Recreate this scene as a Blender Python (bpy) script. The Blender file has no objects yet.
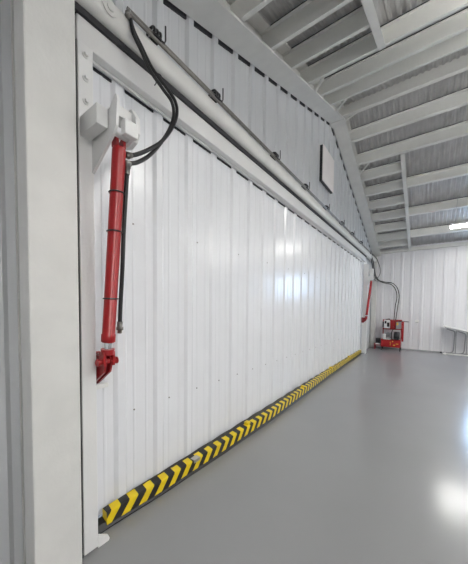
import bpy, bmesh, math, random
from mathutils import Vector, Matrix
random.seed(4)
PI = math.pi
scn = bpy.context.scene
C = scn.collection

# ------------------------------------------------------------------ materials
def mat(name, col, rough=.5, metal=0., bump=0., bscale=40., vary=0., vscale=3., coat=0., emit=None, estr=0., spec=None, stretch=None):
    m = bpy.data.materials.new(name); m.use_nodes = True
    nt = m.node_tree; b = nt.nodes['Principled BSDF']
    b.inputs['Base Color'].default_value = (*col, 1)
    b.inputs['Roughness'].default_value = rough
    b.inputs['Metallic'].default_value = metal
    if coat:
        b.inputs['Coat Weight'].default_value = coat
        b.inputs['Coat Roughness'].default_value = .12
    if spec is not None: b.inputs['Specular IOR Level'].default_value = spec
    if emit:
        b.inputs['Emission Color'].default_value = (*emit, 1)
        b.inputs['Emission Strength'].default_value = estr
    if bump or vary:
        tc = nt.nodes.new('ShaderNodeTexCoord'); mp = nt.nodes.new('ShaderNodeMapping')
        nt.links.new(tc.outputs['Object'], mp.inputs[0])
        if stretch: mp.inputs['Scale'].default_value = stretch
    if bump:
        n = nt.nodes.new('ShaderNodeTexNoise'); n.inputs['Scale'].default_value = bscale; n.inputs['Detail'].default_value = 4
        nt.links.new(mp.outputs[0], n.inputs['Vector'])
        bp = nt.nodes.new('ShaderNodeBump'); bp.inputs['Strength'].default_value = bump; bp.inputs['Distance'].default_value = .02
        nt.links.new(n.outputs['Fac'], bp.inputs['Height']); nt.links.new(bp.outputs[0], b.inputs['Normal'])
    if vary:
        n2 = nt.nodes.new('ShaderNodeTexNoise'); n2.inputs['Scale'].default_value = vscale; n2.inputs['Detail'].default_value = 5
        nt.links.new(mp.outputs[0], n2.inputs['Vector'])
        r = nt.nodes.new('ShaderNodeValToRGB')
        r.color_ramp.elements[0].position = .3; r.color_ramp.elements[1].position = .7
        r.color_ramp.elements[0].color = (*[c * (1 - vary) for c in col], 1)
        r.color_ramp.elements[1].color = (*[min(1, c * (1 + vary)) for c in col], 1)
        nt.links.new(n2.outputs['Fac'], r.inputs['Fac']); nt.links.new(r.outputs[0], b.inputs['Base Color'])
    return m

M = {}
M['sheet'] = mat('white_sheet_steel', (.80, .81, .83), .24, bump=.10, bscale=3.5, vary=.015, vscale=4)
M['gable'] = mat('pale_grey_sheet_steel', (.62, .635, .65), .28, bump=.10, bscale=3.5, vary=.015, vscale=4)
M['backsheet'] = mat('white_back_sheet_steel', (.80, .80, .82), .26, bump=.10, bscale=4)
M['frame'] = mat('white_painted_steel', (.76, .76, .745), .34, bump=.05, bscale=60, vary=.02)
M['primer'] = mat('cream_primer_steel', (.70, .695, .665), .45, bump=.06, bscale=50, vary=.04, vscale=6)
M['purlin'] = mat('pale_grey_purlin_steel', (.70, .70, .67), .5, vary=.03, vscale=5)
M['floor'] = mat('grey_epoxy_floor', (.265, .265, .27), .2, bump=.022, bscale=2.2, vary=.03, vscale=.8)
M['red'] = mat('red_paint', (.37, .006, .009), .34, coat=.12, vary=.08, vscale=9)
M['darkred'] = mat('dark_red_paint', (.28, .007, .010), .32, coat=.3, vary=.1, vscale=9)
M['black'] = mat('black_rubber', (.012, .012, .013), .45)
M['blackp'] = mat('black_plastic', (.02, .02, .022), .3)
M['chrome'] = mat('chrome', (.75, .75, .76), .18, 1.)
M['steel'] = mat('zinc_steel', (.22, .21, .195), .32, .9, vary=.15, vscale=20)
M['greysteel'] = mat('grey_steel', (.33, .34, .35), .4, .5)
M['yellow'] = mat('yellow_plastic', (.80, .56, .01), .4)
M['label'] = mat('yellow_label', (.85, .6, .06), .5)
M['grey'] = mat('grey_plastic', (.36, .37, .38), .5)
M['white'] = mat('white_plastic', (.82, .82, .80), .4)
M['pinkwhite'] = mat('warm_white_panel', (.92, .87, .85), .45, vary=.03, vscale=5)
M['tape'] = mat('silver_tape', (.45, .44, .42), .3, .7)
M['led'] = mat('led_diffuser', (1, 1, 1), .4, emit=(1., .985, .95), estr=26.)
M['shade_dark'] = mat('painted_shade_strip', (.035, .035, .038), .8)  # near-black colour of the strips that stand in for shade
M['sky_glass'] = mat('daylit_window_glass', (.5, .6, .7), .05, emit=(.45, .68, 1.), estr=9.)
M['deck'] = mat('insulated_roof_deck', (.50, .495, .485), .36, .35, bump=.5, bscale=9, vary=.12, vscale=7, stretch=(1, .35, 1))

# black and yellow stripes on the edge guard, laid along its own unwrapped surface
def stripes():
    m = bpy.data.materials.new('hazard_stripes'); m.use_nodes = True
    nt = m.node_tree; b = nt.nodes['Principled BSDF']; b.inputs['Roughness'].default_value = .42
    uv = nt.nodes.new('ShaderNodeUVMap'); uv.uv_map = 'UVMap'
    sp = nt.nodes.new('ShaderNodeSeparateXYZ'); nt.links.new(uv.outputs[0], sp.inputs[0])
    def math_(op, a, bb):
        n = nt.nodes.new('ShaderNodeMath'); n.operation = op
        for i, v in enumerate((a, bb)):
            if v is None: continue
            if isinstance(v, (int, float)): n.inputs[i].default_value = v
            else: nt.links.new(v, n.inputs[i])
        return n.outputs[0]
    ab = math_('ABSOLUTE', sp.outputs['Y'], None)
    mxv = math_('MAXIMUM', sp.outputs['Y'], 0.0)
    t = math_('ADD', sp.outputs['X'], math_('ADD', math_('MULTIPLY', math_('MINIMUM', sp.outputs['Y'], 0.0), .15), math_('MULTIPLY', mxv, .8)))
    fr = math_('FRACT', math_('DIVIDE', t, .143), None)
    st = math_('GREATER_THAN', fr, .5)
    mx = nt.nodes.new('ShaderNodeMix'); mx.data_type = 'RGBA'
    nt.links.new(st, mx.inputs['Factor'])
    mx.inputs['A'].default_value = (.82, .60, .008, 1); mx.inputs['B'].default_value = (.014, .014, .015, 1)
    nt.links.new(mx.outputs['Result'], b.inputs['Base Color'])
    return m
M['stripes'] = stripes()

# ------------------------------------------------------------------ mesh helpers
class MB:
    def __init__(s): s.v = []; s.f = []; s.smooth = []; s.uv = None
    def add(s, vs, fs, sm=False):
        o = len(s.v); s.v += [tuple(v) for v in vs]
        for f in fs: s.f.append([i + o for i in f]); s.smooth.append(sm)
        return s
    def box(s, x0, x1, y0, y1, z0, z1):
        vs = [(x, y, z) for x in (x0, x1) for y in (y0, y1) for z in (z0, z1)]
        return s.add(vs, [(0, 1, 3, 2), (4, 6, 7, 5), (0, 4, 5, 1), (2, 3, 7, 6), (0, 2, 6, 4), (1, 5, 7, 3)])
    def prism(s, prof, a, b, fn, sm=False):
        """prof: list of 2D points; fn(p, t) -> 3D for t=a and t=b"""
        n = len(prof)
        vs = [fn(p, a) for p in prof] + [fn(p, b) for p in prof]
        fs = [(i, (i + 1) % n, n + (i + 1) % n, n + i) for i in range(n)]
        s.add(vs, fs, sm)
        s.add(vs, [tuple(range(n))[::-1], tuple(range(n, 2 * n))])
        return s
    def tube(s, pts, r, seg=10, cap=True):
        pts = [Vector(p) for p in pts]; n = len(pts)
        rr = r if isinstance(r, (list, tuple)) else [r] * n
        rings = []; up = None
        for i, p in enumerate(pts):
            t = (pts[min(i + 1, n - 1)] - pts[max(i - 1, 0)]).normalized()
            if up is None:
                up = t.orthogonal().normalized()
            else:
                up = (up - t * up.dot(t)).normalized()
            sd = t.cross(up)
            rings.append([p + (up * math.cos(2 * PI * k / seg) + sd * math.sin(2 * PI * k / seg)) * rr[i] for k in range(seg)])
        vs = [v for ring in rings for v in ring]
        fs = [(i * seg + k, i * seg + (k + 1) % seg, (i + 1) * seg + (k + 1) % seg, (i + 1) * seg + k) for i in range(n - 1) for k in range(seg)]
        s.add(vs, fs, True)
        if cap: s.add(rings[0], [tuple(range(seg))[::-1]]); s.add(rings[-1], [tuple(range(seg))])
        return s
    def build(s, name, m, parent=None, bevel=0, loc=None):
        me = bpy.data.meshes.new(name)
        org = Vector(loc) if loc is not None else Vector((0, 0, 0))
        me.from_pydata([tuple(Vector(v) - org) for v in s.v], [], s.f)
        me.polygons.foreach_set('use_smooth', s.smooth)
        bm = bmesh.new(); bm.from_mesh(me); bmesh.ops.recalc_face_normals(bm, faces=bm.faces); bm.to_mesh(me); bm.free()
        me.materials.append(m); me.update()
        o = bpy.data.objects.new(name, me); C.objects.link(o); o.location = org
        if parent: o.parent = parent; o.location = org - parent.location if not parent.parent else org - parent.matrix_basis.translation - parent.parent.location
        if bevel:
            bv = o.modifiers.new('bevel', 'BEVEL'); bv.width = bevel; bv.segments = 2; bv.limit_method = 'ANGLE'; bv.angle_limit = .6
        return o

def tag(o, label=None, cat=None, group=None, kind=None):
    if label: o['label'] = label
    if cat: o['category'] = cat
    if group: o['group'] = group
    if kind: o['kind'] = kind
    return o
def thing(name, label, cat, loc=(0, 0, 0), group=None):
    o = bpy.data.objects.new(name, None); C.objects.link(o); o.location = loc; o.empty_display_size = .1
    return tag(o, label, cat, group)
def struct(o, label=None, cat=None): return tag(o, label, cat, kind='structure')
def smooth_path(pts, k=6):
    P = [Vector(p) for p in pts]; P = [P[0] * 2 - P[1]] + P + [P[-1] * 2 - P[-2]]; out = []
    for i in range(1, len(P) - 2):
        a, b, c, d = P[i - 1:i + 3]
        for j in range(k):
            t = j / k
            out.append(.5 * ((2 * b) + (-a + c) * t + (2 * a - 5 * b + 4 * c - d) * t * t + (-a + 3 * b - 3 * c + d) * t ** 3))
    out.append(P[-2]); return out
def bar(mb, a, b, w, h, up=(0, 0, 1)):
    a, b = Vector(a), Vector(b); t = (b - a).normalized(); sd = t.cross(Vector(up)).normalized(); u = sd.cross(t)
    vs = [p + sd * i * w / 2 + u * j * h / 2 for p in (a, b) for i, j in ((-1, -1), (1, -1), (1, 1), (-1, 1))]
    return mb.add(vs, [(0, 1, 2, 3), (7, 6, 5, 4), (0, 4, 5, 1), (1, 5, 6, 2), (2, 6, 7, 3), (3, 7, 4, 0)])

# ------------------------------------------------------------------ building dimensions
LEN = 12.47; Y0 = -.6; XR = 14.0
RY = 6.3; RZ = 5.73; SL = .323                       # ridge and slope of the rafter soffit
def zl(y): return RZ - SL * abs(y - RY)
PH = .235                                            # purlin height
def zd(y): return zl(y) + .05 + PH                   # deck

def sheet_profile(s0, s1, pitch, phase, rib=.03, bead=.003):
    """panel profile: one tall rib per pitch and two low beads between"""
    pts = [(s0, 0)]
    k = math.floor((s0 - phase) / pitch) - 1
    while phase + k * pitch < s1 + pitch:
        c = phase + k * pitch
        for d, h in ((-.058, 0), (-.03, rib), (.03, rib), (.058, 0),
                     (pitch * .34 - .014, 0), (pitch * .34 - .007, bead), (pitch * .34 + .007, bead), (pitch * .34 + .014, 0),
                     (pitch * .66 - .014, 0), (pitch * .66 - .007, bead), (pitch * .66 + .007, bead), (pitch * .66 + .014, 0)):
            if s0 < c + d < s1: pts.append((c + d, h))
        k += 1
    pts.append((s1, 0)); pts.sort(); return pts
def ribbed(mb, s0, s1, zb, zt, pitch, phase, fn, extra=(), rib=.03):
    pr = sheet_profile(s0, s1, pitch, phase, rib)
    for e in extra:
        if s0 < e < s1:
            pr.append((e, 0)); pr.sort()
    for (a, ha), (b, hb) in zip(pr, pr[1:]):
        if b - a < 1e-6: continue
        vs = [fn(a, ha, zb), fn(b, hb, zb), fn(b, hb, zt(b)), fn(a, ha, zt(a))]
        mb.add(vs, [(0, 1, 2, 3)])
    return mb

# floor
struct(MB().box(-.3, XR + .1, Y0 - .1, LEN + .1, -.12, 0).build('floor', M['floor']), 'smooth glossy grey epoxy floor of the building', 'floor')

# gable wall (left): sheeting above the door and at both sides of it
DY0, DY1, DZ = .80, 10.40, 3.249
f_g = lambda s, h, z: (h, s, z)
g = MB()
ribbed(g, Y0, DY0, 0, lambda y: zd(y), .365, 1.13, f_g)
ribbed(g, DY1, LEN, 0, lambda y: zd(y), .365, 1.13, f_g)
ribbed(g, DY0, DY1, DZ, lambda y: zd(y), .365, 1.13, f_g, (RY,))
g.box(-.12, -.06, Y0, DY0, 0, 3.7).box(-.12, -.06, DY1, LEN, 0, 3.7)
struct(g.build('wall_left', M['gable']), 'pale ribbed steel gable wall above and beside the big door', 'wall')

# back wall
bw = ribbed(MB(), 0, XR, 0, lambda x: 4.035, .333, 1.385, lambda s, h, z: (s, LEN - h, z), rib=.02)
bw.box(-.1, XR, LEN + .03, LEN + .08, 0, 4.0)
struct(bw.build('wall_back', M['backsheet']), 'white ribbed steel wall at the far end behind the red machine', 'wall')
# unseen sides close the room
struct(MB().box(-.1, XR, Y0 - .08, Y0, 0, 3.8).build('wall_near', M['backsheet']), 'white wall behind the viewer', 'wall')
r_ = MB()
r_.prism([(Y0, 0), (LEN, 0), (LEN, zd(LEN)), (RY, zd(RY)), (Y0, zd(Y0))], XR, XR + .08, lambda p, t: (t, p[0], p[1]))
struct(r_.build('wall_right', M['backsheet']), 'white wall on the right of the building', 'wall')
# base trim of back wall
struct(MB().box(.05, XR, LEN - .034, LEN - .026, 0, .035).build('baseboard_back', M['grey']), 'thin grey trim along the foot of the back wall', 'baseboard')

# roof deck: fine corrugations that run up the slope
rd = MB()
pitch = .1; n = int((XR + .1) / pitch)
prof = []
for i in range(n + 1):
    x = -.02 + i * pitch
    prof += [(x, 0), (x + .028, 0), (x + .042, .018), (x + .082, .018)]
for ya, yb in ((Y0 - .05, RY), (RY, LEN + .05)):
    for (a, ha), (b, hb) in zip(prof, prof[1:]):
        rd.add([(a, ya, zd(ya) + ha), (b, ya, zd(ya) + hb), (b, yb, zd(yb) + hb), (a, yb, zd(yb) + ha)], [(0, 1, 2, 3)])
struct(rd.build('ceiling', M['deck']), 'corrugated silver grey roof deck above the purlins', 'ceiling')

# window high on the back wall (daylight seen reflected on the floor)
w = MB().box(3.13, 4.2, LEN - .07, LEN - .03, 2.15, 3.15)
wo = w.build('window_1', M['frame'], bevel=.004); struct(wo, 'white framed window high on the back wall', 'window')
MB().box(3.19, 4.14, LEN - .085, LEN - .071, 2.22, 3.08).build('window_pane', M['sky_glass'], wo)

# ------------------------------------------------------------------ the big door
d = MB(); ribbed(d, DY0 + .02, DY1 - .02, .06, lambda y: 3.25, .365, 1.13, f_g, rib=.022)
door = d.build('door_1', M['sheet']); struct(door, 'huge white ribbed steel door leaf with small screws', 'door')
scr = MB().tube([(0, 0, 0), (.006, 0, 0)], .007, 8)
s0 = scr.build('screw', M['steel'], door, loc=(0, 0, 0))
first = True
spots = []
k = 0
for i in range(26):
    y = 1.13 + .365 * i
    spots.append((y + .12, .76))
    if i % 2 == 0: spots.append((y + .12, 2.25))
for (y, z) in spots:
    o = s0 if first else s0.copy()
    if not first: C.objects.link(o)
    first = False; o.location = (.0005, y, z)
MB().box(.0005, .006, DY0 + .1, DY1 - .1, 3.214, 3.234).build('painted_shade_strip', M['shade_dark'], door)  # shadow under the top flashing, put in as a dark strip
MB().box(.03, .048, DY0 + .06, DY1 - .06, 3.222, 3.238).build('top_flashing', M['frame'], door)

# ------------------------------------------------------------------ door frame
fr = thing('steel_door_frame', 'white welded steel frame around the big door, with bolted jamb posts and brackets', 'door frame', (0.1, .85, 0))
MB().box(.05, .192, .724, .757, .0, 3.16).build('gap_shade_strip', M['black'], fr)  # shade in the gap between column and jamb, painted as a black strip
MB().box(.03, .105, .80, 10.42, 3.24, 3.405).build('header_beam', M['frame'], fr, .006)
MB().box(.105, .109, 2.62, 10.3, 3.375, 3.412).build('splice_strip', M['frame'], fr)
def jamb(y0, y1, sgn, ox=0.):
    ym = (y0 + y1) / 2
    j = MB().box(.05, .2, y0, y1, .012, 3.16).build('jamb_post', M['frame'], fr, .005)
    ft = [(.02, y0 - (.0 if sgn > 0 else .07)), (.2, y0 - (.0 if sgn > 0 else .07)), (.2, y1 + (.05 if sgn > 0 else 0)), (.18, y1 + (.07 if sgn > 0 else 0)), (.02, y1 + (.07 if sgn > 0 else 0))]
    # vertical gusset foot beside the post with a clipped corner
    yy = y1 if sgn > 0 else y0
    MB().prism([(yy, .0), (yy + sgn * .072, .0), (yy + sgn * .078, .014), (yy + sgn * .066, .045), (yy, .09)], .186, .198, lambda p, t: (t, p[0], p[1])).build('foot_plate', M['frame'], j)
    for z in (3.10, 2.965, 2.83):
        b = MB().tube([(.2, ym, z), (.206, ym, z)], .02, 16).tube([(.206, ym, z), (.222, ym, z)], .0135, 6)
        b.build('bolt', M['frame'], j)
    # box stub, tall gusset, outer lug and the pin between them
    X = lambda v: .2 + (v - .2) * (1 + ox)
    MB().box(.2, X(.4), y0 + .005, y1 - .02, 2.61, 2.72).build('bracket_stub', M['frame'], fr, .004)
    yp = y1 - .005 if sgn > 0 else y0 + .005
    gp = [(.2, 2.42), (.34, 2.51), (.44, 2.575), (.470, 2.61), (.485, 2.74), (.475, 2.775), (.455, 2.775), (.40, 2.72), (.2, 2.72)]
    MB().prism([(X(p_[0]), p_[1]) for p_ in gp], yp - .008, yp + .008, lambda p, t: (p[0], t, p[1])).build('gusset_plate', M['frame'], fr, .002)
    yo = yp + sgn * .115
    lg = [(.36, 2.57), (.42, 2.555), (.47, 2.57), (.50, 2.61), (.495, 2.70), (.45, 2.765), (.38, 2.765), (.35, 2.73)]
    MB().prism([(X(p_[0]), p_[1]) for p_ in lg], yo - .014, yo + .014, lambda p, t: (p[0], t, p[1])).build('outer_lug', M['frame'], fr, .003)
    MB().box(X(.36), X(.455), min(yp, yo), max(yp, yo), 2.68, 2.74).build('lug_spacer', M['frame'], fr, .003)
    MB().box(X(.455), X(.50), min(yp, yo) + .03, max(yp, yo), 2.575, 2.66).build('lug_cover', M['frame'], fr, .006)
    MB().tube([(X(.405), yp, 2.60), (X(.405), yo + sgn * .03, 2.60)], .018, 14).build('hinge_pin', M['frame'], fr)
jamb(.760, .85, 1)
jamb(10.36, 10.46, -1, -.45)

MB().box(.04, .125, .77, 10.42, 3.400, 3.442).build('header_shade_strip', M['shade_dark'], fr)  # dark strip standing in for the shadow beneath the header tube
# rounded header tube
rr = .06; x0, x1, z0, z1 = .035, .185, 3.443, 3.61; pr = []
for cx, cz, a0 in ((x1 - rr, z0 + rr, -90), (x1 - rr, z1 - rr, 0), (x0 + rr, z1 - rr, 90), (x0 + rr, z0 + rr, 180)):
    for k in range(6): a = math.radians(a0 + 90 * k / 5); pr.append((cx + rr * math.cos(a), cz + rr * math.sin(a)))
ht = thing('header_tube', 'long cream steel header tube with rounded edges running above the door', 'beam', (.1, .75, 3.5))
MB().prism(pr, .73, 12.1, lambda p, t: (p[0], t, p[1]), True).build('tube', M['primer'], ht)
MB().tube([(.185, .97, 3.525), (.190, .97, 3.525)], .05, 24).build('end_cap_plate', M['primer'], ht)
MB().tube([(.190, .97, 3.525), (.196, .97, 3.525)], .022, 16).build('plug', M['primer'], ht)

# steel oil lines on the tube
for i, (px_, pz_, lb) in enumerate(((.200, 3.592, 'lower and nearer of the two thin steel oil lines clipped along the header tube'), (.190, 3.624, 'upper and rear of the two thin steel oil lines clipped along the header tube'))):
    o = MB().tube([(px_, 1.09, pz_), (px_, 5, pz_), (px_, 10.9, pz_)], .0115, 10).build('steel_oil_line', M['steel'])
    tag(o, lb, 'pipe', 'steel oil lines on the header tube')
cl_words = ['first black pipe clamp from the near end, above the hose bend', 'second black pipe clamp from the near end, on the header tube', 'third black pipe clamp from the near end, on the header tube', 'fourth black pipe clamp from the near end, before the white wall panel', 'fifth black pipe clamp from the near end, just under the white wall panel', 'sixth black pipe clamp from the near end, beyond the white wall panel', 'seventh black pipe clamp from the near end, on the header tube', 'eighth black pipe clamp, the farthest along the header tube']
cl0 = None
def clamp0():
    t = thing('pipe_clamp', cl_words[0], 'clamp', (.136, 0, 3.6), 'black clamps on the steel oil lines')
    cx = .136
    MB().box(.105, .175, -.026, .026, 3.6, 3.613).build('base', M['blackp'], t)
    m = MB()
    for yy in (-.022, 0, .022):
        ring = [(cx + .034 * math.cos(a), yy, 3.632 + .026 * math.sin(a)) for a in [math.radians(-30 + 240 * k / 10) for k in range(11)]]
        m.tube(ring, .008, 8)
    m.build('hoop', M['blackp'], t)
    MB().tube([(.172, .03, 3.606), (.176, .042, 3.60), (.178, .05, 3.62), (.178, .05, 3.70)], .005, 8).build('prong', M['blackp'], t)
    return t
for i, y in enumerate((1.33, 2.04, 3.30, 4.42, 5.58, 6.8, 7.9, 9.1)):
    if cl0 is None:
        cl0 = clamp0(); t = cl0
        kids = list(t.children)
    else:
        t = cl0.copy(); C.objects.link(t)
        for ch in kids:
            c = ch.copy(); C.objects.link(c); c.parent = t
        t['label'] = cl_words[i]
    t.location = (.165, y, 3.606); t.scale = (1.3, 1.3, 1.3)

# ------------------------------------------------------------------ columns and rafters
c = thing('steel_column', 'wide cream steel column at the left edge, beside the near door jamb', 'column', (.2, .6, 0))
MB().box(.135, .28, .475, .715, 0, zl(.5) - .0).build('column_body', M['primer'], c, .008)
MB().box(.02, .135, .575, .595, 0, 3.6).build('web', M['primer'], c)
MB().box(-.0, .02, .50, .69, 0, 3.6).build('rear_flange', M['primer'], c)
c = thing('steel_column', 'far slim cream steel column in the corner behind the red machine', 'column', (.1, 12.2, 0))
MB().box(.04, .20, 12.20, 12.40, 0, 3.74).build('column_body', M['primer'], c, .006)

def rafter(ya, yb, label):
    t = thing('roof_rafter', label, 'rafter', (.17, (ya + yb) / 2, zl((ya + yb) / 2)), 'gable rafters')
    def slab(x0, x1, d0, d1):
        return MB().add([(x, y, zl(y) + d) for x in (x0, x1) for y in (ya, yb) for d in (d0, d1)], [(0, 1, 3, 2), (4, 6, 7, 5), (0, 4, 5, 1), (2, 3, 7, 6), (0, 2, 6, 4), (1, 5, 7, 3)])
    slab(.035, .315, 0, .028).build('bottom_flange', M['primer'], t, .003)
    slab(.001, .012, -.016, .03).build('rafter_shade_strip', M['shade_dark'], t)  # rafter's shadow on the wall sheeting, painted as a dark strip
    slab(.16, .175, .028, .262).build('web', M['primer'], t)
    slab(.035, .315, .262, .28).build('top_flange', M['primer'], t)
    return t
rafter(Y0 + .02, RY, 'cream steel rafter rising from the top left to the ridge along the gable')
rafter(RY, LEN - .03, 'cream steel rafter falling from the ridge to the far corner along the gable')

# Z purlins
def purlin(yb, x0, x1, label, grp):
    sg = 1 if yb < RY else -1; PT = PH - .018
    s = sg * SL; t = .008; W = .065
    # profile around the outer lower edge at yb (flange towards +y)
    pts = [(-W, 0), (0, 0), (0, t), (-W + t, t), (-W + t, PH - t), (-W + t, PH - t), (-W + t, PH), (-W - .05, PH), (-W - .05, PH - t), (-W, PH - t)]
    pts = [(-W, 0), (0, 0), (0, .022), (-t, .022), (-t, t), (-W + t, t), (-W + t, PT), (-W - .05, PT), (-W - .05, PT - t), (-W, PT - t)]
    zb = zl(yb) + .05
    m = MB().prism(pts, x0, x1, lambda p, tt: (tt, yb + p[0], zb + p[1] - .004 + s * p[0]))
    o = m.build('roof_purlin', M['purlin'])
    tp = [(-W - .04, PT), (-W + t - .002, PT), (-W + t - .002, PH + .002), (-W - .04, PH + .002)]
    MB().prism(tp, x0, x1, lambda p, tt: (tt, yb + p[0], zb + p[1] - .004 + s * p[0])).build('purlin_shade_strip', M['shade_dark'], o)  # dark strip in place of the shadow line between purlin and deck
    return tag(o, label, 'purlin', grp)
ords = ['first', 'second', 'third', 'fourth', 'fifth', 'sixth', 'seventh', 'eighth', 'ninth']
longs = [(4.16, 'near'), (4.76, 'near'), (5.32, 'near'), (6.30, 'ridge'), (6.97, 'far'), (7.69, 'far'), (8.90, 'far'), (10.18, 'far'), (11.43, 'far')]
nn = 3
fi = 0
nl = {4.16: 'long pale purlin at the end of the near strut, third before the ridge', 4.76: 'long pale purlin, second before the ridge on the near slope', 5.32: 'long pale purlin, last before the ridge on the near slope', 6.30: 'long pale purlin right at the ridge',
      6.97: 'long pale purlin, first beyond the ridge', 7.69: 'long pale purlin, second beyond the ridge, where the far strut starts', 8.90: 'long pale purlin, third beyond the ridge, crossing the far strut', 10.18: 'long pale purlin, fourth beyond the ridge, crossing the far strut', 11.43: 'long pale purlin, last beyond the ridge, just behind the hanging lamp'}
for y, _ in longs: purlin(y, .18, XR - .02, nl[y], 'long roof purlins')
shorts = [(2.33, 'short pale purlin at the top edge of the view, nearest to the viewer'), (2.97, 'short pale purlin, second from the viewer, crossing to the near strut'), (3.56, 'short pale purlin, ending at the middle of the near strut'),
          (8.27, 'short pale purlin, topmost of those ending at the far strut'), (9.53, 'short pale purlin, second down of those ending at the far strut'), (10.83, 'short pale purlin, third down of those ending at the far strut'), (11.93, 'short pale purlin, lowest at the far strut near the back wall')]
for y, lb in shorts: purlin(y, .18, 1.255 if y > 2.9 else 3.2, lb, 'short roof purlins beside the gable')
# struts
def strut(ya, yb, label):
    m = MB(); xs = (1.255, 1.345)
    for d0, d1, xa, xb in ((.035, .043, 1.255, 1.345), (.035, .25, 1.255, 1.263)):
        m.add([(x, y, zl(y) + dd) for x in (xa, xb) for y in (ya, yb) for dd in (d0, d1)], [(0, 1, 3, 2), (4, 6, 7, 5), (0, 4, 5, 1), (2, 3, 7, 6), (0, 2, 6, 4), (1, 5, 7, 3)])
    tag(m.build('roof_strut', M['purlin']), label, 'strut', 'roof struts')
strut(2.2, 4.16, 'pale steel strut crossing the short purlins at the top of the view')
strut(7.70, 12.25, 'long pale steel strut running down the far roof slope to the back wall')
# eave strut on back wall
tag(MB().box(.21, XR - .02, LEN - .16, LEN - .04, 3.83, 3.95).build('eave_beam', M['purlin'], bevel=.004), 'pale horizontal beam along the top of the far wall', 'beam')

# flange braces
for a, b, lb in (((.30, 4.42, zl(4.42)), (.52, 4.17, zl(4.17) + .05), 'slim diagonal brace under the rafter, the farthest up the near slope from the ridge'),
                 ((.30, 5.65, zl(5.65) + .0), (.56, 5.32, zl(5.32) + .05), 'slim diagonal brace on the near side of the ridge joint'),
                 ((.28, 6.32, zl(6.32) - .02), (.56, 6.23, zl(6.23) + .04), 'slim diagonal brace right at the ridge joint'),
                 ((.30, 7.95, zl(7.95)), (.60, 7.66, zl(7.66) + .05), 'slim diagonal brace on the far slope, level with the white wall panel'),
                 ((.30, 11.65, zl(11.65)), (.62, 11.42, zl(11.42) + .05), 'slim diagonal brace above the far hoses near the corner')):
    tag(bar(MB(), a, b, .035, .012).build('flange_brace', M['purlin']), lb, 'brace', 'flange braces on the gable rafters')
tag(MB().box(.03, .325, RY - .14, RY + .02, RZ - .055, RZ - .035).build('apex_plate', M['primer']), 'small cream plate under the ridge joint of the rafters', 'plate')

# white panel on gable wall
p = thing('wall_panel', 'square warm white panel with black edging high on the gable wall', 'panel', (.06, 5.95, 4.22))
MB().box(.027, .075, 5.55, 6.33, 4.215, 4.93).build('black_edging', M['blackp'], p)
MB().box(.075, .09, 5.57, 6.35, 4.23, 4.95).build('white_face', M['pinkwhite'], p, .003)

# ------------------------------------------------------------------ hydraulic cylinders
def cylinder(top, bot, lug, sgn, label, grp, hose=True):
    top, bot, lug = Vector(top), Vector(bot), Vector(lug)
    t = thing('hydraulic_cylinder', label, 'hydraulic cylinder', lug, grp)
    ax = (bot - top).normalized(); r = .038
    a = top - ax * .03
    pts = [a + ax * .0, a + ax * .015, a + ax * .02, bot - ax * .05, bot - ax * .045, bot, bot + ax * .004]
    MB().tube(pts, [r * .9, r * 1.0, r, r, r * 1.12, r * 1.12, r * .95], 24).build('barrel', M['red'], t)
    # top clevis ears
    m = MB()
    for dy in (-.022, .022):
        m.prism([(top.x - .025, a.z), (top.x + .025, a.z), (top.x + .024, a.z + .04), (top.x, a.z + .055), (top.x - .024, a.z + .04)], top.y + dy - .009, top.y + dy + .009, lambda p, tt: (p[0], tt, p[1]))
    m.build('top_clevis', M['darkred'], t, .002)
    rod_end = bot + ax * .07
    MB().tube([bot - ax * .01, rod_end], .024, 20).build('rod', M['chrome'], t)
    # rod clevis: collar, two ears and pins
    m = MB().tube([rod_end - ax * .022, rod_end + ax * .012], .041, 18)
    cz = rod_end + ax * .05
    for dy in (-.038, .022):
        m.box(cz.x - .03, cz.x + .03, cz.y + dy, cz.y + dy + .016, cz.z - .035, cz.z + .055)
    m.build('rod_clevis', M['red'], t, .003)
    MB().tube([(cz.x, cz.y - .06, cz.z - .01), (cz.x, cz.y + .06, cz.z - .01)], .017, 14).tube([(cz.x, cz.y - .066, cz.z - .01), (cz.x, cz.y - .058, cz.z - .01)], .023, 14).tube([(cz.x, cz.y + .058, cz.z - .01), (cz.x, cz.y + .066, cz.z - .01)], .023, 14).build('clevis_pin', M['red'], t)
    # door lug: two tapering plates from the door to the pin
    m = MB()
    for dy in (-.026, .012):
        m.prism([(lug.x, cz.z + .02), (cz.x + .0, cz.z + .028), (cz.x + .028, cz.z - .01), (cz.x + .0, cz.z - .08), (lug.x + .05, lug.z - .02), (lug.x, lug.z - .02)], lug.y + dy, lug.y + dy + .014, lambda p, tt: (p[0], tt, p[1]))
    m.box(lug.x - .006, lug.x + .012, lug.y - .055, lug.y + .055, lug.z - .02, cz.z + .03)
    m.build('door_lug', M['darkred'], t, .003)
    for f in (.2, .4, .76):
        q = top.lerp(bot, f) if sgn > 0 else top.lerp(bot, f)
        ring = [q + Vector((math.cos(a_) * (r + .004), math.sin(a_) * (r + .004), 0)) for a_ in [2 * PI * k / 16 for k in range(17)]]
        m = MB().tube(ring, .0045, 6, False)
        m.tube([q + Vector((.0, r + .004, 0)), q + Vector((.01, r + .03, .004))], .0035, 6)
        m.build('zip_tie', M['blackp'], t)
    return t
cyl_near = cylinder((.405, .893, 2.50), (.275, .888, 1.375), (.055, .888, 1.09), 1, 'red hydraulic cylinder hanging from the near white bracket beside the left door jamb', 'red hydraulic cylinders')
cyl_far = cylinder((.31, 10.30, 2.50), (.20, 10.30, 1.375), (.055, 10.30, 1.12), 1, 'far red hydraulic cylinder at the other end of the door', 'red hydraulic cylinders')
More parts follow.
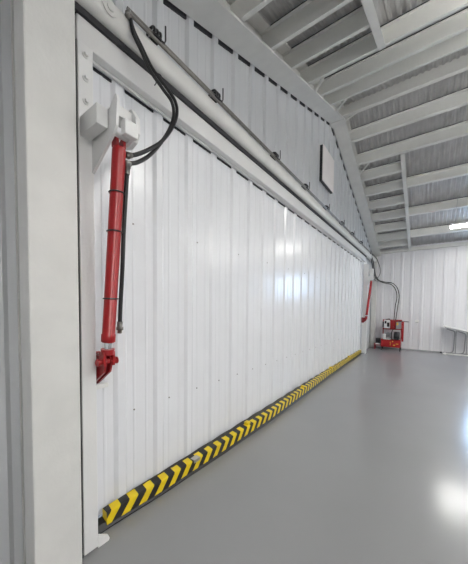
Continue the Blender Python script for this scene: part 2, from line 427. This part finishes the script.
# small ledges on the door under the lugs
for y, lb in ((.92, 'small white steel ledge on the door under the near red cylinder'), (10.30, 'small white steel ledge on the door under the far red cylinder')):
    yc = y
    tag(MB().box(.0, .09, yc - .07, yc + .07, 1.025, 1.055).build('door_ledge', M['frame'], bevel=.003), lb, 'bracket', 'ledges under the red cylinders')

# ------------------------------------------------------------------ hoses
H1 = [(0.196, 1.105, 3.59), (0.205, 1.127, 3.505), (0.21, 1.19, 3.434), (0.22, 1.269, 3.342), (0.24, 1.382, 3.272), (0.27, 1.445, 3.194), (0.3, 1.438, 3.08), (0.33, 1.363, 2.924), (0.36, 1.246, 2.761), (0.38, 1.13, 2.645), (0.4, 1.025, 2.558), (0.405, .975, 2.525)]
H2 = [(0.20, 1.108, 3.56), (0.207, 1.127, 3.475), (0.212, 1.182, 3.406), (0.22, 1.251, 3.315), (0.24, 1.353, 3.238), (0.27, 1.412, 3.168), (0.3, 1.405, 3.05), (0.33, 1.338, 2.900), (0.36, 1.224, 2.725), (0.38, 1.125, 2.600), (0.4, 1.025, 2.508), (0.4, .97, 2.475)]
def hose(name, pts, r, label, e0=None, e1=None, grp='black hydraulic hoses', m='black'):
    P = smooth_path(pts)
    t = thing(name, label, 'hose', P[0], grp)
    MB().tube(P, r, 10).build('rubber_hose', M[m], t)
    if e1:
        a, b = Vector(pts[-1]), Vector(e1); d_ = (b - a)
        MB().tube([a, a + d_ * .45, a + d_ * .46, a + d_ * .7, a + d_ * .71, b], [r * 1.35, r * 1.35, r * 1.7, r * 1.7, r * 1.1, r * 1.1], 10).build('end_fitting', M['steel'], t)
    if e0:
        a, b = Vector(pts[0]), Vector(e0); d_ = (b - a)
        MB().tube([a, a + d_ * .5, a + d_ * .51, b], [r * 1.3, r * 1.3, r * 1.6, r * 1.6], 10).build('end_fitting', M['steel'], t)
    return t
hose('hydraulic_hose', H1, .0125, 'upper of the two black hoses looping from the header tube to the near red cylinder', (.200, 1.085, 3.605), (.408, .935, 2.505))
hose('hydraulic_hose', H2, .0125, 'lower of the two black hoses looping from the header tube to the near red cylinder', (.190, 1.085, 3.585), (.398, .93, 2.455))
tag(MB().tube([(.23, 1.30, 3.30), (.225, 1.30, 3.25), (.22, 1.292, 3.235)], .004, 6).tube([(.232 + .02 * math.cos(a), 1.318 + .022 * math.sin(a), 3.312) for a in [2 * PI * k / 12 for k in range(13)]], .004, 6, False).build('cable_tie', M['blackp']), 'small black cable tie around the looping near hoses', 'cable tie')
hose('cylinder_hose', [(0.405, 0.945, 2.40), (0.392, 0.945, 2.296), (0.365, 0.945, 2.064), (0.345, 0.946, 1.823), (0.32, 0.947, 1.607), (0.31, 0.948, 1.50)], .013, 'slim black hose strapped down the side of the near red cylinder', (.408, .945, 2.47), (.30, .952, 1.425))
# far hoses
hose('hydraulic_hose', [(.17, 10.92, 3.62), (.2, 11.2, 3.62), (.24, 11.8, 3.56), (0.27, 12.0, 3.45), (0.33, 12.05, 3.261), (0.36, 12.0, 3.019), (0.32, 11.8, 2.825), (0.28, 11.3, 2.72), (.36, 10.8, 2.60)], .012, 'black hose bending in a loop beside the far corner, above the red machine')
hose('hydraulic_hose', [(.15, 10.92, 3.64), (.2, 11.25, 3.4), (.22, 11.5, 3.1), (.22, 11.9, 2.9), (0.30, 12.2, 2.74), (0.50, 12.3, 2.67), (0.76, 12.3, 2.61), (0.93, 12.3, 2.41), (1.0, 12.28, 2.1), (0.98, 12.2, 1.75), (0.93, 12.1, 1.16)], .016, 'outer of the two long black hoses dropping along the back wall to the red machine')
hose('hydraulic_hose', [(.13, 10.92, 3.62), (.17, 11.2, 3.35), (.19, 11.5, 3.05), (.2, 11.9, 2.85), (0.31, 12.2, 2.71), (0.52, 12.3, 2.62), (0.72, 12.3, 2.56), (0.87, 12.3, 2.36), (0.93, 12.28, 2.06), (0.89, 12.2, 1.70), (0.87, 12.1, 1.16)], .016, 'inner of the two long black hoses dropping along the back wall to the red machine')
hose('power_cable', [(.23, 10.60, 2.86), (.2, 11.4, 2.74), (.28, 11.9, 2.68), (.36, 12.3, 2.72), (.55, 12.40, 2.66), (.62, 12.425, 2.64)], .007, 'thin dark cable curling under the white junction box', grp='thin cables')
jb = thing('junction_box', 'small white junction box on the far door jamb above the red cylinder', 'box', (.2, 10.54, 2.8))
MB().box(.03, .24, 10.51, 10.55, 2.85, 2.93).build('mounting_arm', M['white'], jb)
MB().box(.24, .34, 10.49, 10.57, 2.78, 3.0).build('box_body', M['white'], jb, .006)
MB().box(.34, .347, 10.497, 10.563, 2.79, 2.99).build('cover', M['white'], jb, .002)

# ------------------------------------------------------------------ edge guard along the door foot
ctrl = [(.95, .092), (1.5, .130), (2.36, .155), (3.36, .172), (4.6, .150), (6.5, .105), (8.5, .085), (10.25, .08)]
def xf(y):
    if y <= ctrl[0][0]: return ctrl[0][1]
    for (a, xa), (b, xb) in zip(ctrl, ctrl[1:]):
        if y <= b:
            t = (y - a) / (b - a); t = t * t * (3 - 2 * t) * .5 + t * .5
            return xa + (xb - xa) * t
    return ctrl[-1][1]
def zt_(y): return .118 + .022 * min(1, max(0, (y - 1) / 4))
eg = thing('door_edge_guard', 'black and yellow striped foam guard with black rubber seal along the foot of the door', 'edge guard', (.1, 5.7, 0))
ys = [.965 + i * (10.24 - .965) / 150 for i in range(151)]
me = bpy.data.meshes.new('striped_guard'); vs = []; fs = []; uvs = []
def gprof(y):
    x = xf(y); z = zt_(y); b = .012; dp = min(.075, x - .034)
    return [(x - dp, z - .10, -.17), (x - dp, z + .004, -dp), (x - b, z, -b * .6), (x - b * .3, z - b * .3, 0), (x, z - b, b * .6), (x + .004, z - .095, .095), (x - .02, z - .105, .12)]
for y in ys:
    for (x, z, v) in gprof(y): vs.append((x, y, z)); uvs.append((y, v))
n = 7
for i in range(len(ys) - 1):
    for k in range(n - 1): fs.append((i * n + k, i * n + k + 1, (i + 1) * n + k + 1, (i + 1) * n + k))
fs.append(tuple(range(n))); fs.append(tuple((len(ys) - 1) * n + k for k in range(n)))
me.from_pydata(vs, [], fs); ul = me.uv_layers.new(name='UVMap')
for lp in me.loops: ul.data[lp.index].uv = uvs[lp.vertex_index]
me.materials.append(M['stripes']); me.materials.append(M['yellow']); me.polygons[-2].material_index = 1
me.update()
bm = bmesh.new(); bm.from_mesh(me); bmesh.ops.recalc_face_normals(bm, faces=bm.faces); bm.to_mesh(me); bm.free()
o = bpy.data.objects.new('striped_guard', me); C.objects.link(o); o.parent = eg; o.location = -eg.location
def sweep(prf, ys_, m, name):
    mb = MB(); k = len(prf(ys_[0])); V = []
    for y in ys_: V += [(a, y, b) for a, b in prf(y)]
    F = [(i * k + j, i * k + (j + 1) % k, (i + 1) * k + (j + 1) % k, (i + 1) * k + j) for i in range(len(ys_) - 1) for j in range(k)]
    F += [tuple(range(k)), tuple((len(ys_) - 1) * k + j for j in range(k))]
    mb.add(V, F); return mb.build(name, m, eg)
sweep(lambda y: [(.028, .0), (xf(y) + .012, .0), (xf(y) + .016, .012), (xf(y) - .012, .045), (.028, .06)], [.90] + ys, M['black'], 'rubber_seal')
# crumpled black backing that shows above the foam
ysb = [1.0 + i * .06 for i in range(153)]
sweep(lambda y: [(.026, .05), (max(.036, xf(y) - .07), .05), (max(.036, xf(y) - .07), zt_(y) - .004 + .010 * math.sin(y * 8.6) ** 2), (.026, zt_(y) - .004 + (.004 + .013 * min(1, max(0, y - 1.2) / 4)) * abs(math.sin(y * 8.6)))], ysb, M['black'], 'rubber_backing')
for y in (2.78, 4.68, 6.6, 8.5):
    x = xf(y); z = zt_(y)
    MB().box(x - .075, x - .015, y - .035, y + .035, z + .001, z + .035).build('yellow_clip', M['yellow'], eg, .01)
y = 1.84; x = xf(y); z = zt_(y)
MB().box(x - .05, x + .006, y - .035, y + .045, z - .028, z + .004).build('tape_patch', M['tape'], eg, .002)

# ------------------------------------------------------------------ red power unit
hp = thing('hydraulic_power_unit', 'red hydraulic power unit with white control box and motors standing by the far wall', 'machine', (.8, 11.95, 0))
F0, F1 = 11.72, 12.18
lg0 = None
for (x, y) in ((.51, F0 + .02), (1.12, F0 + .02), (.51, F1 - .02), (1.12, F1 - .02)):
    MB().box(x - .018, x + .018, y - .018, y + .018, 0, .14).build('leg', M['blackp'], hp)
m = MB()
for (x, y) in ((.51, F1 - .02), (1.12, F1 - .02)): m.box(x - .016, x + .016, y - .02, y + .02, .13, 1.17)
m.box(.49, 1.14, F1 - .04, F1, 1.14, 1.175); m.box(.49, 1.14, F1 - .04, F1, .78, .82)
m.box(.49, .53, F0, F1, .40, .43); m.box(1.10, 1.14, F0, F1, .40, .43)
m.build('frame', M['red'], hp, .003)
tr = MB().box(.49, 1.14, F0, F0 + .012, .13, .40).box(.49, 1.14, F1 - .012, F1, .13, .40).box(.49, .502, F0, F1, .13, .40).box(1.128, 1.14, F0, F1, .13, .40).box(.49, 1.14, F0, F1, .13, .145).build('oil_tray', M['red'], hp, .004)
for a, b, c_, e in ((.865, .90, .335, .375), (.90, .965, .20, .235), (.99, 1.07, .26, .28), (.80, .815, .20, .34)):
    MB().box(a, b, F0 - .003, F0, c_, e).build('sticker', M['label'], tr)
MB().box(.53, 1.10, F1 - .06, F1 - .04, .84, 1.14).build('back_plate', M['red'], hp, .003)
MB().box(.76, .94, F1 - .20, F1 - .06, .82, 1.15).tube([(.85, F1 - .24, .86), (.85, F1 - .2, .86)], .05, 16).build('valve_block', M['darkred'], hp, .008)
cb = MB().box(.555, .75, F1 - .26, F1 - .06, .84, 1.16).build('control_box', M['white'], hp, .008)
MB().box(.58, .64, F1 - .266, F1 - .26, 1.02, 1.12).box(.66, .74, F1 - .266, F1 - .26, .90, 1.06).build('dark_vents', M['blackp'], cb)
MB().tube([(.60, F1 - .16, 1.17), (.72, F1 - .16, 1.20), (.78, F1 - .16, 1.12)], .02, 8).build('conduit_elbow', M['blackp'], hp)
MB().box(.50, .56, F1 - .22, F1 - .1, .88, 1.10).build('side_switch_box', M['blackp'], hp, .01)
gb = MB().box(.96, 1.12, F1 - .22, F1 - .06, .84, 1.09).build('relay_box', M['grey'], hp, .006)
MB().box(.975, 1.03, F1 - .226, F1 - .22, .97, 1.07).build('yellow_plate', M['label'], gb)
mo = MB().tube([(.57, F0 + .22, .57), (.575, F0 + .22, .57), (.80, F0 + .22, .57), (.81, F0 + .22, .57)], [.10, .115, .115, .10], 24).box(.60, .77, F0 + .12, F0 + .32, .43, .50).build('electric_motor', M['grey'], hp)
m = MB()
for k in range(9): m.tube([(.66 + k * .016, F0 + .22, .57), (.666 + k * .016, F0 + .22, .57)], .121, 20)
m.build('cooling_fins', M['blackp'], mo)
MB().tube([(.59, F0 + .08, .44), (.59, F0 + .08, .62)], .055, 18).build('white_canister', M['white'], hp)
MB().box(.54, .80, F0 + .05, F0 + .40, .415, .435).build('motor_base', M['white'], hp)
bt = MB().tube([(.905, F0 + .18, .58), (.915, F0 + .18, .58), (1.09, F0 + .18, .58), (1.10, F0 + .18, .58)], [.12, .14, .14, .12], 24).box(.93, 1.07, F0 + .05, F0 + .3, .42, .50).build('black_pump', M['blackp'], hp)
MB().tube([(.83, F0 + .12, .44), (.83, F0 + .12, .70), (.87, F0 + .16, .80)], .016, 10).build('suction_pipe', M['blackp'], hp)
MB().box(1.155, 1.215, F1 - .30, F1 - .22, .36, 1.12).tube([(1.14, F1 - .26, .5), (1.17, F1 - .26, .5)], .02, 8).tube([(1.14, F1 - .26, 1.0), (1.17, F1 - .26, 1.0)], .02, 8).build('side_rail', M['red'], hp, .01)
MB().tube([(1.02, F1 - .26, 1.125), (1.36, F1 - .26, 1.115)], .014, 10).build('handle_rod', M['blackp'], hp)
sh = MB().box(.25, .49, F0 + .05, F0 + .33, .16, .19).box(.25, .262, F0 + .05, F0 + .33, .19, .24).build('side_shelf', M['darkred'], hp)
MB().box(.30, .45, F0 + .1, F0 + .27, .24, .44).build('battery', M['blackp'], sh, .006)
MB().box(.30, .45, F0 + .095, F0 + .27, .191, .24).build('battery_base', M['white'], sh, .004)
for ya in (.07, .27): MB().box(.255, .29, F0 + ya, F0 + ya + .04, 0, .16).build('shelf_leg', M['darkred'], sh)

# small outlets on the back wall
for x, lb in ((1.60, 'small white wall outlet to the right of the red machine'),):
    t = thing('wall_outlet', lb, 'outlet', (x, LEN - .01, 1.12))
    MB().box(x - .06, x + .06, LEN - .035, LEN - .0005, 1.07, 1.17).build('plate', M['white'], t, .004)
    MB().box(x - .045, x + .045, LEN - .045, LEN - .035, 1.075, 1.095).build('lower_lip', M['grey'], t, .002)

# ------------------------------------------------------------------ white bench by the back wall
tb = thing('folding_table', 'white folding table with a sloping top and grey legs against the back wall', 'table', (2.9, 12.2, 0))
bar(MB(), (2.39, 12.18, 1.0), (3.75, 12.18, .70), .36, .045).build('table_top', M['white'], tb, .006)
bar(MB(), (2.42, 12.03, .955), (3.72, 12.03, .672), .02, .03).build('edge_rail', M['greysteel'], tb)
for x in (2.70, 2.99, 3.28, 3.58):
    zt = 1.0 - (x - 2.39) * .2206 - .04
    l = MB().tube(smooth_path([(x - .22, 12.16, zt + .015), (x - .10, 12.16, zt - .03), (x + .0, 12.16, zt - .09), (x + .0, 12.16, .5), (x - .015, 12.16, .16), (x - .07, 12.16, .075), (x - .20, 12.16, .045)]), .02, 10)
    l.build('leg', M['greysteel'], tb)
    MB().box(x + .03, x + .055, 12.14, 12.18, .03, zt + .01).build('leg_bar', M['greysteel'], tb)
MB().box(2.40, 3.75, 12.08, 12.14, .0, .035).box(2.44, 2.50, 12.0, 12.32, .0, .03).box(3.64, 3.70, 12.0, 12.32, 0, .03).build('foot_bar', M['white'], tb, .006)
tag(MB().box(2.33, 2.38, 12.33, 12.38, .0, .05).build('door_stop', M['blackp'], bevel=.01), 'tiny black stopper on the floor left of the white table', 'stopper')

# ------------------------------------------------------------------ LED lamps hung under the purlins
def lamp(x, y, z, L=1.25, W=.30, label='', along='x', up=True):
    t = thing('led_light', label, 'lamp', (x, y, z), 'long led lights hung from the purlins')
    hx, hy = (L / 2, W / 2) if along == 'x' else (W / 2, L / 2)
    hw = .05 if up else hy + .004
    MB().box(x - hx, x + hx, y - hw, y + hw, z + (.03 if up else .012), z + .075).build('housing', M['white'], t, .006)
    MB().box(x - hx + .01, x + hx - .01, y - hy + .01, y + hy - .01, z - .012, z + .03).build('diffuser', M['led'], t, .006)
    for s in (-1, 1):
        px_ = x + s * hx * .8
        MB().tube([(px_, y, z + .06), (px_ + .05, y, zl(y) + .2)], .004, 6).build('hanging_wire', M['greysteel'], t)
    return t
lamp(2.82, 9.85, 3.93, L=.94, label='long bright led light hanging near the far wall at the right edge', up=False)
lamp(3.6, 3.4, 4.30, label='long led light over the near right of the floor, outside the view')
lamp(4.4, -.25, 3.45, label='added unseen led light to the right of the viewer, brightening the near column and wall')  # unseen lamp added to brighten the near column and left wall
lamp(6.2, 9.6, 4.10, label='long led light farther right along the far roof slope')
lamp(6.8, 3.4, 4.30, label='long led light farther right along the near roof slope')
lamp(10.4, 9.6, 4.10, label='long led light at the far right of the far roof slope')
lamp(10.6, 3.4, 4.30, label='long led light at the far right of the near roof slope')

# ------------------------------------------------------------------ world and camera
wd = bpy.data.worlds.new('world'); scn.world = wd; wd.use_nodes = True
wd.node_tree.nodes['Background'].inputs[0].default_value = (.75, .85, 1, 1); wd.node_tree.nodes['Background'].inputs[1].default_value = .6

yaw, pitch, roll = [math.radians(a) for a in (36.41, -2.367, .559)]
f = Vector((-math.sin(yaw) * math.cos(pitch), math.cos(yaw) * math.cos(pitch), math.sin(pitch)))
r = Vector((math.cos(yaw), math.sin(yaw), 0)); u = r.cross(f)
r2 = r * math.cos(roll) + u * math.sin(roll); u2 = -r * math.sin(roll) + u * math.cos(roll)
cd = bpy.data.cameras.new('camera'); co = bpy.data.objects.new('camera', cd); C.objects.link(co)
mw = Matrix(((r2.x, u2.x, -f.x, 1.896), (r2.y, u2.y, -f.y, 0), (r2.z, u2.z, -f.z, 1.6), (0, 0, 0, 1)))
co.matrix_world = mw
cd.sensor_fit = 'HORIZONTAL'; cd.sensor_width = 36; cd.lens = 265.507 / 468 * 36
cd.shift_x = (234 - 230.977) / 468; cd.shift_y = (318.124 - 282) / 468
cd.clip_start = .02; cd.clip_end = 100
scn.camera = co
scn.cycles.diffuse_bounces = 8; scn.cycles.max_bounces = 12
vs_ = scn.view_settings; vs_.view_transform = 'Standard'; vs_.look = 'None'; vs_.gamma = 1; vs_.use_curve_mapping = False
vs_.exposure = 1.3
